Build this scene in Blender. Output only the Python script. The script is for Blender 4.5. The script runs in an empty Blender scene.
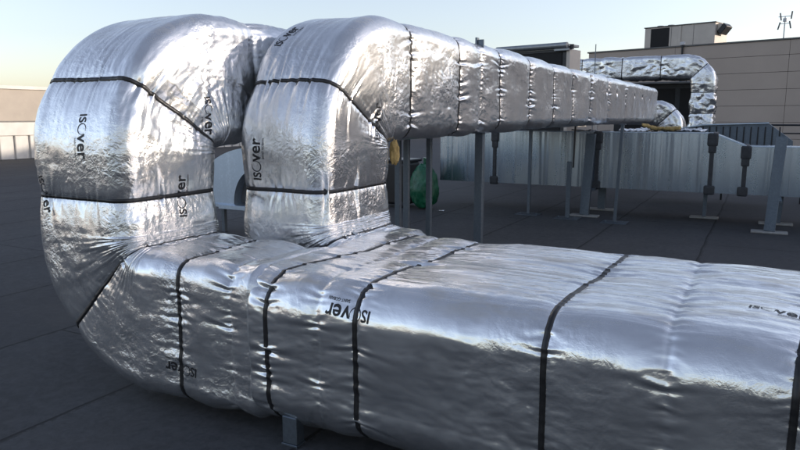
import bpy, bmesh, math, random
import numpy as np
from mathutils import Vector, Matrix, Quaternion
from mathutils.bvhtree import BVHTree

random.seed(7)
rng = np.random.default_rng(11)
scene = bpy.context.scene
COL = scene.collection
TH = math.radians(28.2)
# building grid: "F" runs along the low duct (to the right and nearer), "D" runs away along the high ducts
FV = Vector((math.cos(TH), -math.sin(TH), 0)); DV = Vector((math.sin(TH), math.cos(TH), 0))

# ------------------------------------------------------------------ materials
def mat(name):
    m = bpy.data.materials.new(name); m.use_nodes = True
    nt = m.node_tree; nt.nodes.clear()
    out = nt.nodes.new('ShaderNodeOutputMaterial'); b = nt.nodes.new('ShaderNodeBsdfPrincipled')
    nt.links.new(b.outputs[0], out.inputs[0])
    return m, nt, b
def N(nt, typ, **kw):
    n = nt.nodes.new(typ)
    for k, v in kw.items():
        if k in n.inputs: n.inputs[k].default_value = v
        else: setattr(n, k, v)
    return n
def coords(nt, scale=(1, 1, 1)):
    tc = N(nt, 'ShaderNodeTexCoord'); mp = N(nt, 'ShaderNodeMapping'); mp.inputs['Scale'].default_value = scale
    nt.links.new(tc.outputs['Object'], mp.inputs[0]); return mp.outputs[0]
def ramp(nt, src, stops):
    r = N(nt, 'ShaderNodeValToRGB'); nt.links.new(src, r.inputs[0])
    el = r.color_ramp.elements
    while len(el) < len(stops): el.new(0.5)
    for e, (p, c) in zip(el, stops):
        e.position = p; e.color = (c[0], c[1], c[2], 1) if isinstance(c, (tuple, list)) else (c, c, c, 1)
    return r.outputs[0]
def math_n(nt, op, a, b=None, c=None):
    n = N(nt, 'ShaderNodeMath', operation=op)
    for i, v in enumerate((a, b, c)):
        if v is None: continue
        if isinstance(v, (int, float)): n.inputs[i].default_value = v
        else: nt.links.new(v, n.inputs[i])
    return n.outputs[0]
def mixc(nt, fac, a, b):
    n = N(nt, 'ShaderNodeMix', data_type='RGBA')
    for i, v in ((0, fac), (6, a), (7, b)):
        if isinstance(v, (int, float)): n.inputs[i].default_value = v
        elif isinstance(v, tuple): n.inputs[i].default_value = (*v, 1)
        else: nt.links.new(v, n.inputs[i])
    return n.outputs[2]
def mixm(nt, a, tint):
    n = N(nt, 'ShaderNodeMix', data_type='RGBA'); n.blend_type = 'MULTIPLY'; n.inputs[0].default_value = 1.0
    nt.links.new(a, n.inputs[6]); n.inputs[7].default_value = (*tint, 1); return n.outputs[2]
def noise(nt, vec, scale, detail=4, rough=0.55, dist=0.0):
    n = N(nt, 'ShaderNodeTexNoise', Scale=scale, Detail=detail, Roughness=rough, Distortion=dist)
    nt.links.new(vec, n.inputs['Vector']); return n.outputs['Fac']
def voro(nt, vec, scale, feature='F1', out='Distance', rnd=1.0):
    n = N(nt, 'ShaderNodeTexVoronoi', Scale=scale, Randomness=rnd); n.feature = feature
    nt.links.new(vec, n.inputs['Vector']); return n.outputs[out]
def bump(nt, h, strength, dist, prev=None):
    n = N(nt, 'ShaderNodeBump', Strength=strength, Distance=dist)
    nt.links.new(h, n.inputs['Height'])
    if prev is not None: nt.links.new(prev, n.inputs['Normal'])
    return n.outputs[0]

def foil_material(name, crinkle=1.0, dirt=0.5, streak=0.0):
    m, nt, b = mat(name); v = coords(nt)
    big = noise(nt, v, 2.3, 3)
    patch = ramp(nt, big, [(0.44, 0.10), (0.60, 1.0)])
    # creases: folded noise gives sharp little ridges as in crumpled foil
    n1 = noise(nt, v, 13, 5, 0.6, 0.9); r1 = math_n(nt, 'ABSOLUTE', math_n(nt, 'SUBTRACT', n1, 0.5))
    n2 = noise(nt, v, 34, 4, 0.55, 0.5); r2 = math_n(nt, 'ABSOLUTE', math_n(nt, 'SUBTRACT', n2, 0.5))
    vn = N(nt, 'ShaderNodeTexVoronoi', Scale=21.0); vn.distance = 'CHEBYCHEV'; nt.links.new(v, vn.inputs['Vector']); vo = math_n(nt, 'MULTIPLY', vn.outputs['Distance'], 4.0)
    h = math_n(nt, 'ADD', math_n(nt, 'MULTIPLY', r1, 1.0), math_n(nt, 'MULTIPLY', r2, 0.45))
    h = math_n(nt, 'ADD', h, math_n(nt, 'MULTIPLY', vo, 0.10))
    # warped cell borders: long straight creases between flat facets
    wv = N(nt, 'ShaderNodeTexNoise', Scale=3.5, Detail=2.0); nt.links.new(v, wv.inputs['Vector'])
    va = N(nt, 'ShaderNodeVectorMath', operation='MULTIPLY_ADD'); nt.links.new(wv.outputs['Color'], va.inputs[0]); va.inputs[1].default_value = (.22, .22, .22); nt.links.new(v, va.inputs[2])
    ce = voro(nt, va.outputs[0], 12, 'DISTANCE_TO_EDGE'); ce2 = voro(nt, va.outputs[0], 27, 'DISTANCE_TO_EDGE')
    ce = math_n(nt, 'MINIMUM', ce, 0.16); ce2 = math_n(nt, 'MINIMUM', ce2, 0.2)
    h = math_n(nt, 'ADD', h, math_n(nt, 'ADD', math_n(nt, 'MULTIPLY', ce, 0.6), math_n(nt, 'MULTIPLY', ce2, 0.25)))
    h = math_n(nt, 'MULTIPLY', h, patch)
    bn = bump(nt, h, 0.85 * crinkle, 0.013)
    # hair-fine crinkle over everything, in drifting patches
    ce3 = math_n(nt, 'MINIMUM', voro(nt, va.outputs[0], 62, 'DISTANCE_TO_EDGE'), 0.25)
    n3 = math_n(nt, 'ABSOLUTE', math_n(nt, 'SUBTRACT', noise(nt, v, 78, 3, 0.6, 0.4), 0.5))
    p3 = ramp(nt, noise(nt, v, 5.3, 3), [(0.40, 0.15), (0.62, 1.0)])
    h3 = math_n(nt, 'MULTIPLY', math_n(nt, 'ADD', math_n(nt, 'MULTIPLY', ce3, 0.5), n3), p3)
    bn = bump(nt, h3, 0.55 * min(1, crinkle * 1.3), 0.0045, bn)
    if streak:
        tcs = N(nt, 'ShaderNodeTexCoord'); mps = N(nt, 'ShaderNodeMapping'); mps.inputs['Scale'].default_value = (.55, 7.5, 5.0); mps.inputs['Rotation'].default_value = (0, 0, math.radians(7))
        nt.links.new(tcs.outputs['Object'], mps.inputs[0])
        rs = math_n(nt, 'MINIMUM', math_n(nt, 'ABSOLUTE', math_n(nt, 'SUBTRACT', noise(nt, mps.outputs[0], 2.0, 5, 0.6, 0.5), 0.5)), 0.06)
        gm = N(nt, 'ShaderNodeNewGeometry'); sm_ = N(nt, 'ShaderNodeSeparateXYZ'); nt.links.new(gm.outputs['Normal'], sm_.inputs[0])
        bn = bump(nt, math_n(nt, 'MULTIPLY', rs, ramp(nt, sm_.outputs['Z'], [(0.6, 0.0), (0.95, 1.0)])), streak, 0.02, bn)
    # scrim reinforcement: tiny grid pressed into the foil
    sc = N(nt, 'ShaderNodeTexVoronoi', Scale=150.0, Randomness=0.25)
    nt.links.new(v, sc.inputs['Vector'])
    bn = bump(nt, sc.outputs['Distance'], 0.10, 0.0012, bn)
    fine = noise(nt, v, 210, 3, 0.6)
    bn = bump(nt, fine, 0.10, 0.0015, bn)
    nt.links.new(bn, b.inputs['Normal'])
    rr = ramp(nt, noise(nt, v, 4.1, 5, 0.6), [(0.3, 0.10), (0.7, 0.21)])
    nt.links.new(rr, b.inputs['Roughness'])
    # dust that has settled on top of the wrap
    geo = N(nt, 'ShaderNodeNewGeometry'); sep = N(nt, 'ShaderNodeSeparateXYZ'); nt.links.new(geo.outputs['Normal'], sep.inputs[0])
    up = ramp(nt, sep.outputs['Z'], [(0.55, 0.0), (0.9, 1.0)])
    vd = coords(nt, (0.45, 1.3, 1))
    dn = ramp(nt, noise(nt, vd, 5.0, 6, 0.68), [(0.50, 0.0), (0.66, 1.0)])
    d = math_n(nt, 'MULTIPLY', math_n(nt, 'MULTIPLY', up, dn), dirt)
    tone = ramp(nt, noise(nt, v, 7, 4), [(0.3, (0.70, 0.71, 0.72)), (0.7, (0.82, 0.825, 0.83))])
    nt.links.new(mixc(nt, d, tone, (0.40, 0.35, 0.28)), b.inputs['Base Color'])
    nt.links.new(math_n(nt, 'SUBTRACT', 1.0, math_n(nt, 'MULTIPLY', d, 0.7)), b.inputs['Metallic'])
    # rolled foil has a sharp sheen over a wide haze
    hz = N(nt, 'ShaderNodeBsdfPrincipled', Roughness=.55, Metallic=1.0); hz.inputs['Base Color'].default_value = (.80, .81, .82, 1); nt.links.new(bn, hz.inputs['Normal'])
    mx = N(nt, 'ShaderNodeMixShader'); mx.inputs[0].default_value = .22; nt.links.new(b.outputs[0], mx.inputs[1]); nt.links.new(hz.outputs[0], mx.inputs[2])
    nt.links.new(mx.outputs[0], [n for n in nt.nodes if n.type == 'OUTPUT_MATERIAL'][0].inputs[0])
    return m

def plain(name, col, rough=0.6, metallic=0.0, nscale=8.0, var=0.15, bstr=0.15, bdist=0.003, spec=0.5):
    m, nt, b = mat(name); v = coords(nt)
    n = noise(nt, v, nscale, 6, 0.6)
    lo = tuple(c * (1 - var) for c in col); hi = tuple(min(1, c * (1 + var)) for c in col)
    nt.links.new(ramp(nt, n, [(0.3, lo), (0.7, hi)]), b.inputs['Base Color'])
    b.inputs['Roughness'].default_value = rough; b.inputs['Metallic'].default_value = metallic
    b.inputs['Specular IOR Level'].default_value = spec
    if bstr: nt.links.new(bump(nt, noise(nt, v, nscale * 8, 4), bstr, bdist), b.inputs['Normal'])
    return m

def galv_material(name, tone=0.55, streak=1.0, rough=(.30, .15), wave=.55):
    m, nt, b = mat(name); v = coords(nt)
    sp = voro(nt, v, 55, 'F1', 'Color')
    bw = N(nt, 'ShaderNodeRGBToBW'); nt.links.new(sp, bw.inputs[0])
    vs = coords(nt, (5.0, 5.0, 0.35)); st = noise(nt, vs, 1.6, 5, 0.6)
    mx = math_n(nt, 'ADD', math_n(nt, 'MULTIPLY', bw.outputs[0], 0.15), math_n(nt, 'MULTIPLY', st, 0.85 * streak))
    t = tone
    nt.links.new(ramp(nt, mx, [(0.25, (t * .60, t * .72, t * .86)), (0.75, (t * 1.05, t * 1.22, t * 1.42))]), b.inputs['Base Color'])
    nt.links.new(ramp(nt, mx, [(0.2, rough[0]), (0.8, rough[1])]), b.inputs['Roughness'])
    b.inputs['Metallic'].default_value = 0.92
    bn = bump(nt, noise(nt, coords(nt, (2.2, 1, .08)), 2.6, 2), wave, 0.05)
    nt.links.new(bump(nt, noise(nt, v, 90, 3), 0.04, 0.002, bn), b.inputs['Normal'])
    return m

def roof_material():
    m, nt, b = mat('bitumen_felt'); v = coords(nt)
    sep = N(nt, 'ShaderNodeSeparateXYZ'); nt.links.new(v, sep.inputs[0])
    wob = math_n(nt, 'MULTIPLY', math_n(nt, 'SUBTRACT', noise(nt, v, 1.3, 3), 0.5), 0.05)
    x = math_n(nt, 'ADD', sep.outputs['X'], wob)
    per = 1.42
    xs = math_n(nt, 'DIVIDE', math_n(nt, 'ADD', x, 3.46 + per * 60), per)
    strip = math_n(nt, 'FLOOR', xs); fr = math_n(nt, 'FRACT', xs)
    wn = N(nt, 'ShaderNodeTexWhiteNoise', noise_dimensions='1D'); nt.links.new(strip, wn.inputs['W'])
    ys = math_n(nt, 'ADD', math_n(nt, 'DIVIDE', sep.outputs['Y'], 7.5), math_n(nt, 'MULTIPLY', wn.outputs['Value'], 5.0))
    fy = math_n(nt, 'FRACT', ys)
    e1 = math_n(nt, 'LESS_THAN', fr, 0.016); e2 = math_n(nt, 'LESS_THAN', fy, 0.0025)
    seam = math_n(nt, 'MAXIMUM', e1, e2)
    # bitumen bleed beside the lap
    bleed = math_n(nt, 'MULTIPLY', math_n(nt, 'LESS_THAN', fr, 0.03), math_n(nt, 'GREATER_THAN', noise(nt, v, 18, 4), 0.5))
    seam = math_n(nt, 'MAXIMUM', seam, math_n(nt, 'MULTIPLY', bleed, 0.6))
    gran = math_n(nt, 'ADD', math_n(nt, 'MULTIPLY', noise(nt, v, 240, 3, 0.7), .6), math_n(nt, 'MULTIPLY', noise(nt, v, 38, 5, 0.75), .4)); blot = noise(nt, v, 1.1, 6, 0.62)
    c = ramp(nt, gran, [(0.30, (0.016, 0.018, 0.022)), (0.55, (0.056, 0.060, 0.066)), (0.85, (0.15, 0.155, 0.165))])
    c2 = mixc(nt, math_n(nt, 'MULTIPLY', ramp(nt, blot, [(0.35, 0.0), (0.6, 1.0)]), 0.7), c, (0.030, 0.031, 0.034))
    mot = ramp(nt, noise(nt, v, 14, 6, 0.7, 0.6), [(0.38, 0.0), (0.66, 1.0)])
    c2 = mixc(nt, math_n(nt, 'MULTIPLY', mot, 0.45), c2, (0.095, 0.098, 0.104))
    tone = math_n(nt, 'MULTIPLY', wn.outputs['Value'], 0.45)
    c3 = mixc(nt, tone, c2, (0.040, 0.041, 0.044))
    dust = ramp(nt, noise(nt, v, 0.45, 5, 0.7, 0.5), [(0.55, 0.0), (0.75, 1.0)])
    c3 = mixc(nt, math_n(nt, 'MULTIPLY', dust, 0.5), c3, (0.085, 0.082, 0.078))
    nt.links.new(mixc(nt, math_n(nt, 'MULTIPLY', seam, 0.85), c3, (0.008, 0.008, 0.009)), b.inputs['Base Color'])
    b.inputs['Roughness'].default_value = 0.82; b.inputs['Specular IOR Level'].default_value = 0.35
    bn = bump(nt, gran, 0.9, 0.005)
    bn = bump(nt, blot, 0.35, 0.03, bn)
    bn = bump(nt, math_n(nt, 'SUBTRACT', fr, seam), 0.5, 0.006, bn)
    nt.links.new(bn, b.inputs['Normal'])
    return m

M = {}
M['foil'] = foil_material('aluminium_foil_wrap', 0.72, 0.45)
M['foil_smooth'] = foil_material('aluminium_foil_low_duct', 0.24, 0.9, 0.45)
M['foil_far'] = foil_material('aluminium_foil_far', 1.5, 0.1)
M['strap'] = plain('black_strapping', (0.012, 0.012, 0.013), 0.42, 0, 40, 0.3, 0.2, 0.001)
M['ink'] = plain('black_print', (0.010, 0.010, 0.012), 0.5, 0, 60, 0.2, 0, 0.001)
M['galv'] = galv_material('galvanised_sheet', 0.46, 1.0, (.32, .18), .38)
M['galv_post'] = galv_material('galvanised_profile', 0.22, 0.5, (.55, .40), .1)  # galvanised metal with the posts' shade put into a darker tone
M['galv_light'] = galv_material('galvanised_sheet_bright', 0.72, 0.4, (.50, .36), .15)
M['sealant'] = plain('dark_duct_sealant', (0.035, 0.038, 0.043), 0.65, 0, 22, 0.35, 0.5, 0.006)
M['roof'] = roof_material()
M['cladding'] = plain('grey_brown_cladding', (0.38, 0.315, 0.27), 0.55, 0, 0.35, 0.07, 0.05, 0.004)
M['cladding_dark'] = plain('cladding_joint', (0.03, 0.03, 0.03), 0.8)
M['coping'] = plain('dark_coping', (0.10, 0.098, 0.095), 0.5)
M['beige'] = plain('beige_parapet_panel', (0.38, 0.335, 0.29), 0.7, 0, 1.2, 0.1, 0.1, 0.004)
M['cream'] = plain('cream_ribbed_sheet', (0.60, 0.58, 0.55), 0.6, 0, 1.5, 0.12, 0.1, 0.004)
M['unit'] = plain('beige_unit_casing', (0.50, 0.45, 0.40), 0.55, 0, 1.5, 0.08, 0.05, 0.003)
M['black'] = plain('black_interior', (0.008, 0.008, 0.009), 0.8)
M['darkmetal'] = plain('dark_painted_metal', (0.022, 0.024, 0.028), 0.5, 0.2, 10, 0.3)
M['silver'] = plain('silver_edge_trim', (0.27, 0.29, 0.31), 0.45, 0.7, 10, 0.15)
M['concrete'] = plain('pale_base_pad', (0.27, 0.27, 0.26), 0.8, 0, 15, 0.2, 0.3, 0.004)
M['green'] = plain('green_plastic_sheet', (0.012, 0.11, 0.055), 0.28, 0, 6, 0.35, 0.5, 0.02)
M['wool'] = plain('yellow_mineral_wool', (0.46, 0.33, 0.13), 0.95, 0, 18, 0.3, 0.9, 0.02)
M['blackplastic'] = plain('black_plastic', (0.012, 0.012, 0.014), 0.35, 0, 9, 0.3, 0.3, 0.01)
M['white'] = plain('antenna_white', (0.55, 0.55, 0.56), 0.5)
M['grime'] = plain('grime_grey', (0.13, 0.135, 0.14), 0.7, 0.3, 6, 0.3)

# ------------------------------------------------------------------ objects
def W(F, D, z=0.0):
    p = FV * F + DV * D; return Vector((p.x, p.y, z))
def link_mesh(name, verts, faces, m, parent=None, smooth=False):
    me = bpy.data.meshes.new(name)
    me.from_pydata([tuple(v) for v in verts], [], faces); me.materials.append(m)
    me.validate(); me.update()
    if smooth: me.polygons.foreach_set('use_smooth', [True] * len(me.polygons))
    o = bpy.data.objects.new(name, me); COL.objects.link(o)
    if parent is not None: o.parent = parent
    return o
def tag(o, label=None, cat=None, group=None, kind=None):
    if label: o['label'] = label
    if cat: o['category'] = cat
    if group: o['group'] = group
    if kind: o['kind'] = kind
    return o
def thing(name, label, cat, F, D, z=0.0, group=None, rot=-TH, world=None):
    o = bpy.data.objects.new(name, None); COL.objects.link(o); o.empty_display_size = 0.2
    o.location = world if world is not None else W(F, D, z); o.rotation_euler = (0, 0, rot)
    return tag(o, label, cat, group)
class MB:
    """collects shapes in the local frame of one part"""
    def __init__(s): s.bm = bmesh.new()
    def box(s, x0, x1, y0, y1, z0, z1, bev=0.0, rot=None, seg=1):
        c = Vector(((x0 + x1) / 2, (y0 + y1) / 2, (z0 + z1) / 2))
        mtx = Matrix.Translation(c) @ (rot.to_4x4() if rot else Matrix.Identity(4)) @ Matrix.Diagonal((abs(x1 - x0), abs(y1 - y0), abs(z1 - z0), 1))
        r = bmesh.ops.create_cube(s.bm, size=1.0, matrix=mtx)
        if bev:
            es = list({e for v in r['verts'] for e in v.link_edges})
            bmesh.ops.bevel(s.bm, geom=es, offset=bev, segments=seg, affect='EDGES', profile=0.6)
        return s
    def tube(s, p0, p1, r, seg=12, r2=None):
        p0 = Vector(p0); p1 = Vector(p1); d = p1 - p0
        mtx = Matrix.Translation((p0 + p1) / 2) @ d.to_track_quat('Z', 'Y').to_matrix().to_4x4()
        bmesh.ops.create_cone(s.bm, cap_ends=True, segments=seg, radius1=r, radius2=r if r2 is None else r2, depth=d.length, matrix=mtx)
        return s
    def beam(s, p0, p1, w, t, bev=0.003):
        p0 = Vector(p0); p1 = Vector(p1); d = p1 - p0
        q = d.to_track_quat('Z', 'Y').to_matrix()
        # keep the section square to the local axes
        zc = d.normalized(); xc = Vector((1, 0, 0)); xc = (xc - zc * xc.dot(zc)).normalized(); yc = zc.cross(xc)
        R = Matrix((xc, yc, zc)).transposed()
        mtx = Matrix.Translation((p0 + p1) / 2) @ R.to_4x4() @ Matrix.Diagonal((w, t, d.length, 1))
        r = bmesh.ops.create_cube(s.bm, size=1.0, matrix=mtx)
        if bev:
            es = list({e for v in r['verts'] for e in v.link_edges})
            bmesh.ops.bevel(s.bm, geom=es, offset=bev, segments=1, affect='EDGES')
        return s
    def prism(s, pts, y0, y1):
        """pts: outline in (x, z), extruded along y"""
        a = [s.bm.verts.new((x, y0, z)) for x, z in pts]; b = [s.bm.verts.new((x, y1, z)) for x, z in pts]
        n = len(pts); s.bm.faces.new(a); s.bm.faces.new(list(reversed(b)))
        for i in range(n): s.bm.faces.new((a[i], b[i], b[(i + 1) % n], a[(i + 1) % n]))
        return s
    def build(s, name, m, parent=None, smooth=False):
        bmesh.ops.recalc_face_normals(s.bm, faces=s.bm.faces[:])
        me = bpy.data.meshes.new(name); s.bm.to_mesh(me); s.bm.free(); me.materials.append(m)
        if smooth: me.polygons.foreach_set('use_smooth', [True] * len(me.polygons))
        o = bpy.data.objects.new(name, me); COL.objects.link(o)
        if parent is not None: o.parent = parent
        return o
def copy_tree(o, parent=None):
    c = o.copy(); COL.objects.link(c); c.parent = parent
    for ch in [x for x in o.children]: copy_tree(ch, c)
    return c

# ------------------------------------------------------------------ numpy gradient noise
_perm = rng.permutation(256); _perm = np.concatenate([_perm, _perm, _perm])
_g = rng.normal(size=(256, 3)); _g /= np.linalg.norm(_g, axis=1)[:, None]
def perlin(x, y, z):
    x = np.asarray(x, float); y = np.asarray(y, float) + 0 * x; z = np.asarray(z, float) + 0 * x
    xi = np.floor(x).astype(int); yi = np.floor(y).astype(int); zi = np.floor(z).astype(int)
    xf = x - xi; yf = y - yi; zf = z - zi
    u = xf ** 3 * (xf * (xf * 6 - 15) + 10); v = yf ** 3 * (yf * (yf * 6 - 15) + 10); w = zf ** 3 * (zf * (zf * 6 - 15) + 10)
    xi &= 255; yi &= 255; zi &= 255
    def g(i, j, k):
        h = _perm[_perm[_perm[(xi + i) & 255] + ((yi + j) & 255)] + ((zi + k) & 255)]
        gg = _g[h]
        return gg[..., 0] * (xf - i) + gg[..., 1] * (yf - j) + gg[..., 2] * (zf - k)
    l = lambda a, b, t: a + (b - a) * t
    return l(l(l(g(0, 0, 0), g(1, 0, 0), u), l(g(0, 1, 0), g(1, 1, 0), u), v),
             l(l(g(0, 0, 1), g(1, 0, 1), u), l(g(0, 1, 1), g(1, 1, 1), u), v), w)
def pn(P, f, off=0.0): return perlin(P[..., 0] * f + off, P[..., 1] * f + off * .7, P[..., 2] * f - off)
def crumple(P, off=0.0):
    wx = pn(P, 5, off + 31) * 0.07
    Q = P + np.stack([wx, -wx, pn(P, 4.3, off + 77) * 0.07], -1)
    return (np.abs(pn(Q, 5.5, off)) * 1.0 + np.abs(pn(Q, 12, off + 9)) * 0.55 + np.abs(pn(Q, 27, off + 5)) * 0.27) - 0.30

_val = rng.uniform(-1, 1, 256)
def tri(u, v, seed=0):
    """piecewise flat noise on a triangle lattice: facets that meet in sharp creases"""
    k = (u + v) * .366; uu = u + k; vv = v + k; i = np.floor(uu).astype(int); j = np.floor(vv).astype(int); fu = uu - i; fv = vv - j
    h = lambda a, b: _val[_perm[_perm[a & 255] + (b & 255)] ^ (int(seed) & 255)]
    a = h(i, j); c = h(i + 1, j + 1); b = np.where(fu > fv, h(i + 1, j), h(i, j + 1)); f1 = np.maximum(fu, fv); f2 = np.minimum(fu, fv)
    return a + (b - a) * f1 + (c - b) * f2

# ------------------------------------------------------------------ wrapped duct surface
def rrect(n, h1, h2, r):
    """rounded rectangle, equal arc length: returns a, b, na, nb; starts at the (-h1, +h2) corner"""
    pts = []
    segs = [((-h1, h2 - r), (-h1, -h2 + r)), ((-h1 + r, -h2), (h1 - r, -h2)), ((h1, -h2 + r), (h1, h2 - r)), ((h1 - r, h2), (-h1 + r, h2))]
    cens = [(-h1 + r, -h2 + r, math.pi), (h1 - r, -h2 + r, 1.5 * math.pi), (h1 - r, h2 - r, 0), (-h1 + r, h2 - r, .5 * math.pi)]
    nrm = [(-1, 0), (0, -1), (1, 0), (0, 1)]
    A = []; 
    for k in range(4):
        p, q = segs[k]; L = math.hypot(q[0] - p[0], q[1] - p[1]); m = max(2, int(L / .004))
        for i in range(m): A.append((p[0] + (q[0] - p[0]) * i / m, p[1] + (q[1] - p[1]) * i / m, *nrm[k]))
        c = cens[k]; m = max(3, int(r * 1.571 / .004))
        for i in range(m):
            an = c[2] + .5 * math.pi * i / m; A.append((c[0] + r * math.cos(an), c[1] + r * math.sin(an), math.cos(an), math.sin(an)))
    A = np.array(A); B = np.vstack([A, A[:1]])
    cum = np.concatenate([[0], np.cumsum(np.hypot(np.diff(B[:, 0]), np.diff(B[:, 1])))])
    t = np.linspace(0, cum[-1], n, endpoint=False)
    o = np.stack([np.interp(t, cum, B[:, i]) for i in range(4)], -1)
    l = np.hypot(o[:, 2], o[:, 3]); o[:, 2] /= l; o[:, 3] /= l
    return o, t, cum[-1]

class Path:
    """centre line in (F, D, z) made of straights and quarter bends, with a carried section frame"""
    def __init__(s, start, T, N1, N2):
        s.p = np.array(start, float); s.T = np.array(T, float); s.N1 = np.array(N1, float); s.N2 = np.array(N2, float)
        s.s = 0.0; s.rows = []; s.marks = {}
    def add(s, ss, c, T, N1, N2, bend): s.rows.append((ss, *c, *T, *N1, *N2, bend))
    def line(s, L, step, step_end=None):
        x = 0.0
        while x < L - 1e-6:
            s.add(s.s + x, s.p + s.T * x, s.T, s.N1, s.N2, 0)
            k = x / L; x += step if step_end is None else step * (step_end / step) ** k
        s.p = s.p + s.T * L; s.s += L; return s
    def bend(s, r, step, axis):
        """quarter turn towards +N1 (axis=1) or +N2 (axis=2)"""
        V = s.N1 if axis == 1 else s.N2
        c = s.p + V * r; L = r * math.pi / 2; n = int(L / step)
        for i in range(n):
            a = math.pi / 2 * i / n
            T = s.T * math.cos(a) + V * math.sin(a); Vn = V * math.cos(a) - s.T * math.sin(a)
            p = c - Vn * r
            s.add(s.s + L * i / n, p, T, Vn if axis == 1 else s.N1, s.N2 if axis == 1 else Vn, axis)
        T0 = s.T.copy(); s.T = V.copy()
        if axis == 1: s.N1 = -T0
        else: s.N2 = -T0
        s.p = c - (-T0) * r; s.s += L; return s
    def end(s): s.add(s.s, s.p, s.T, s.N1, s.N2, 0); return np.array(s.rows)

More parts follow.
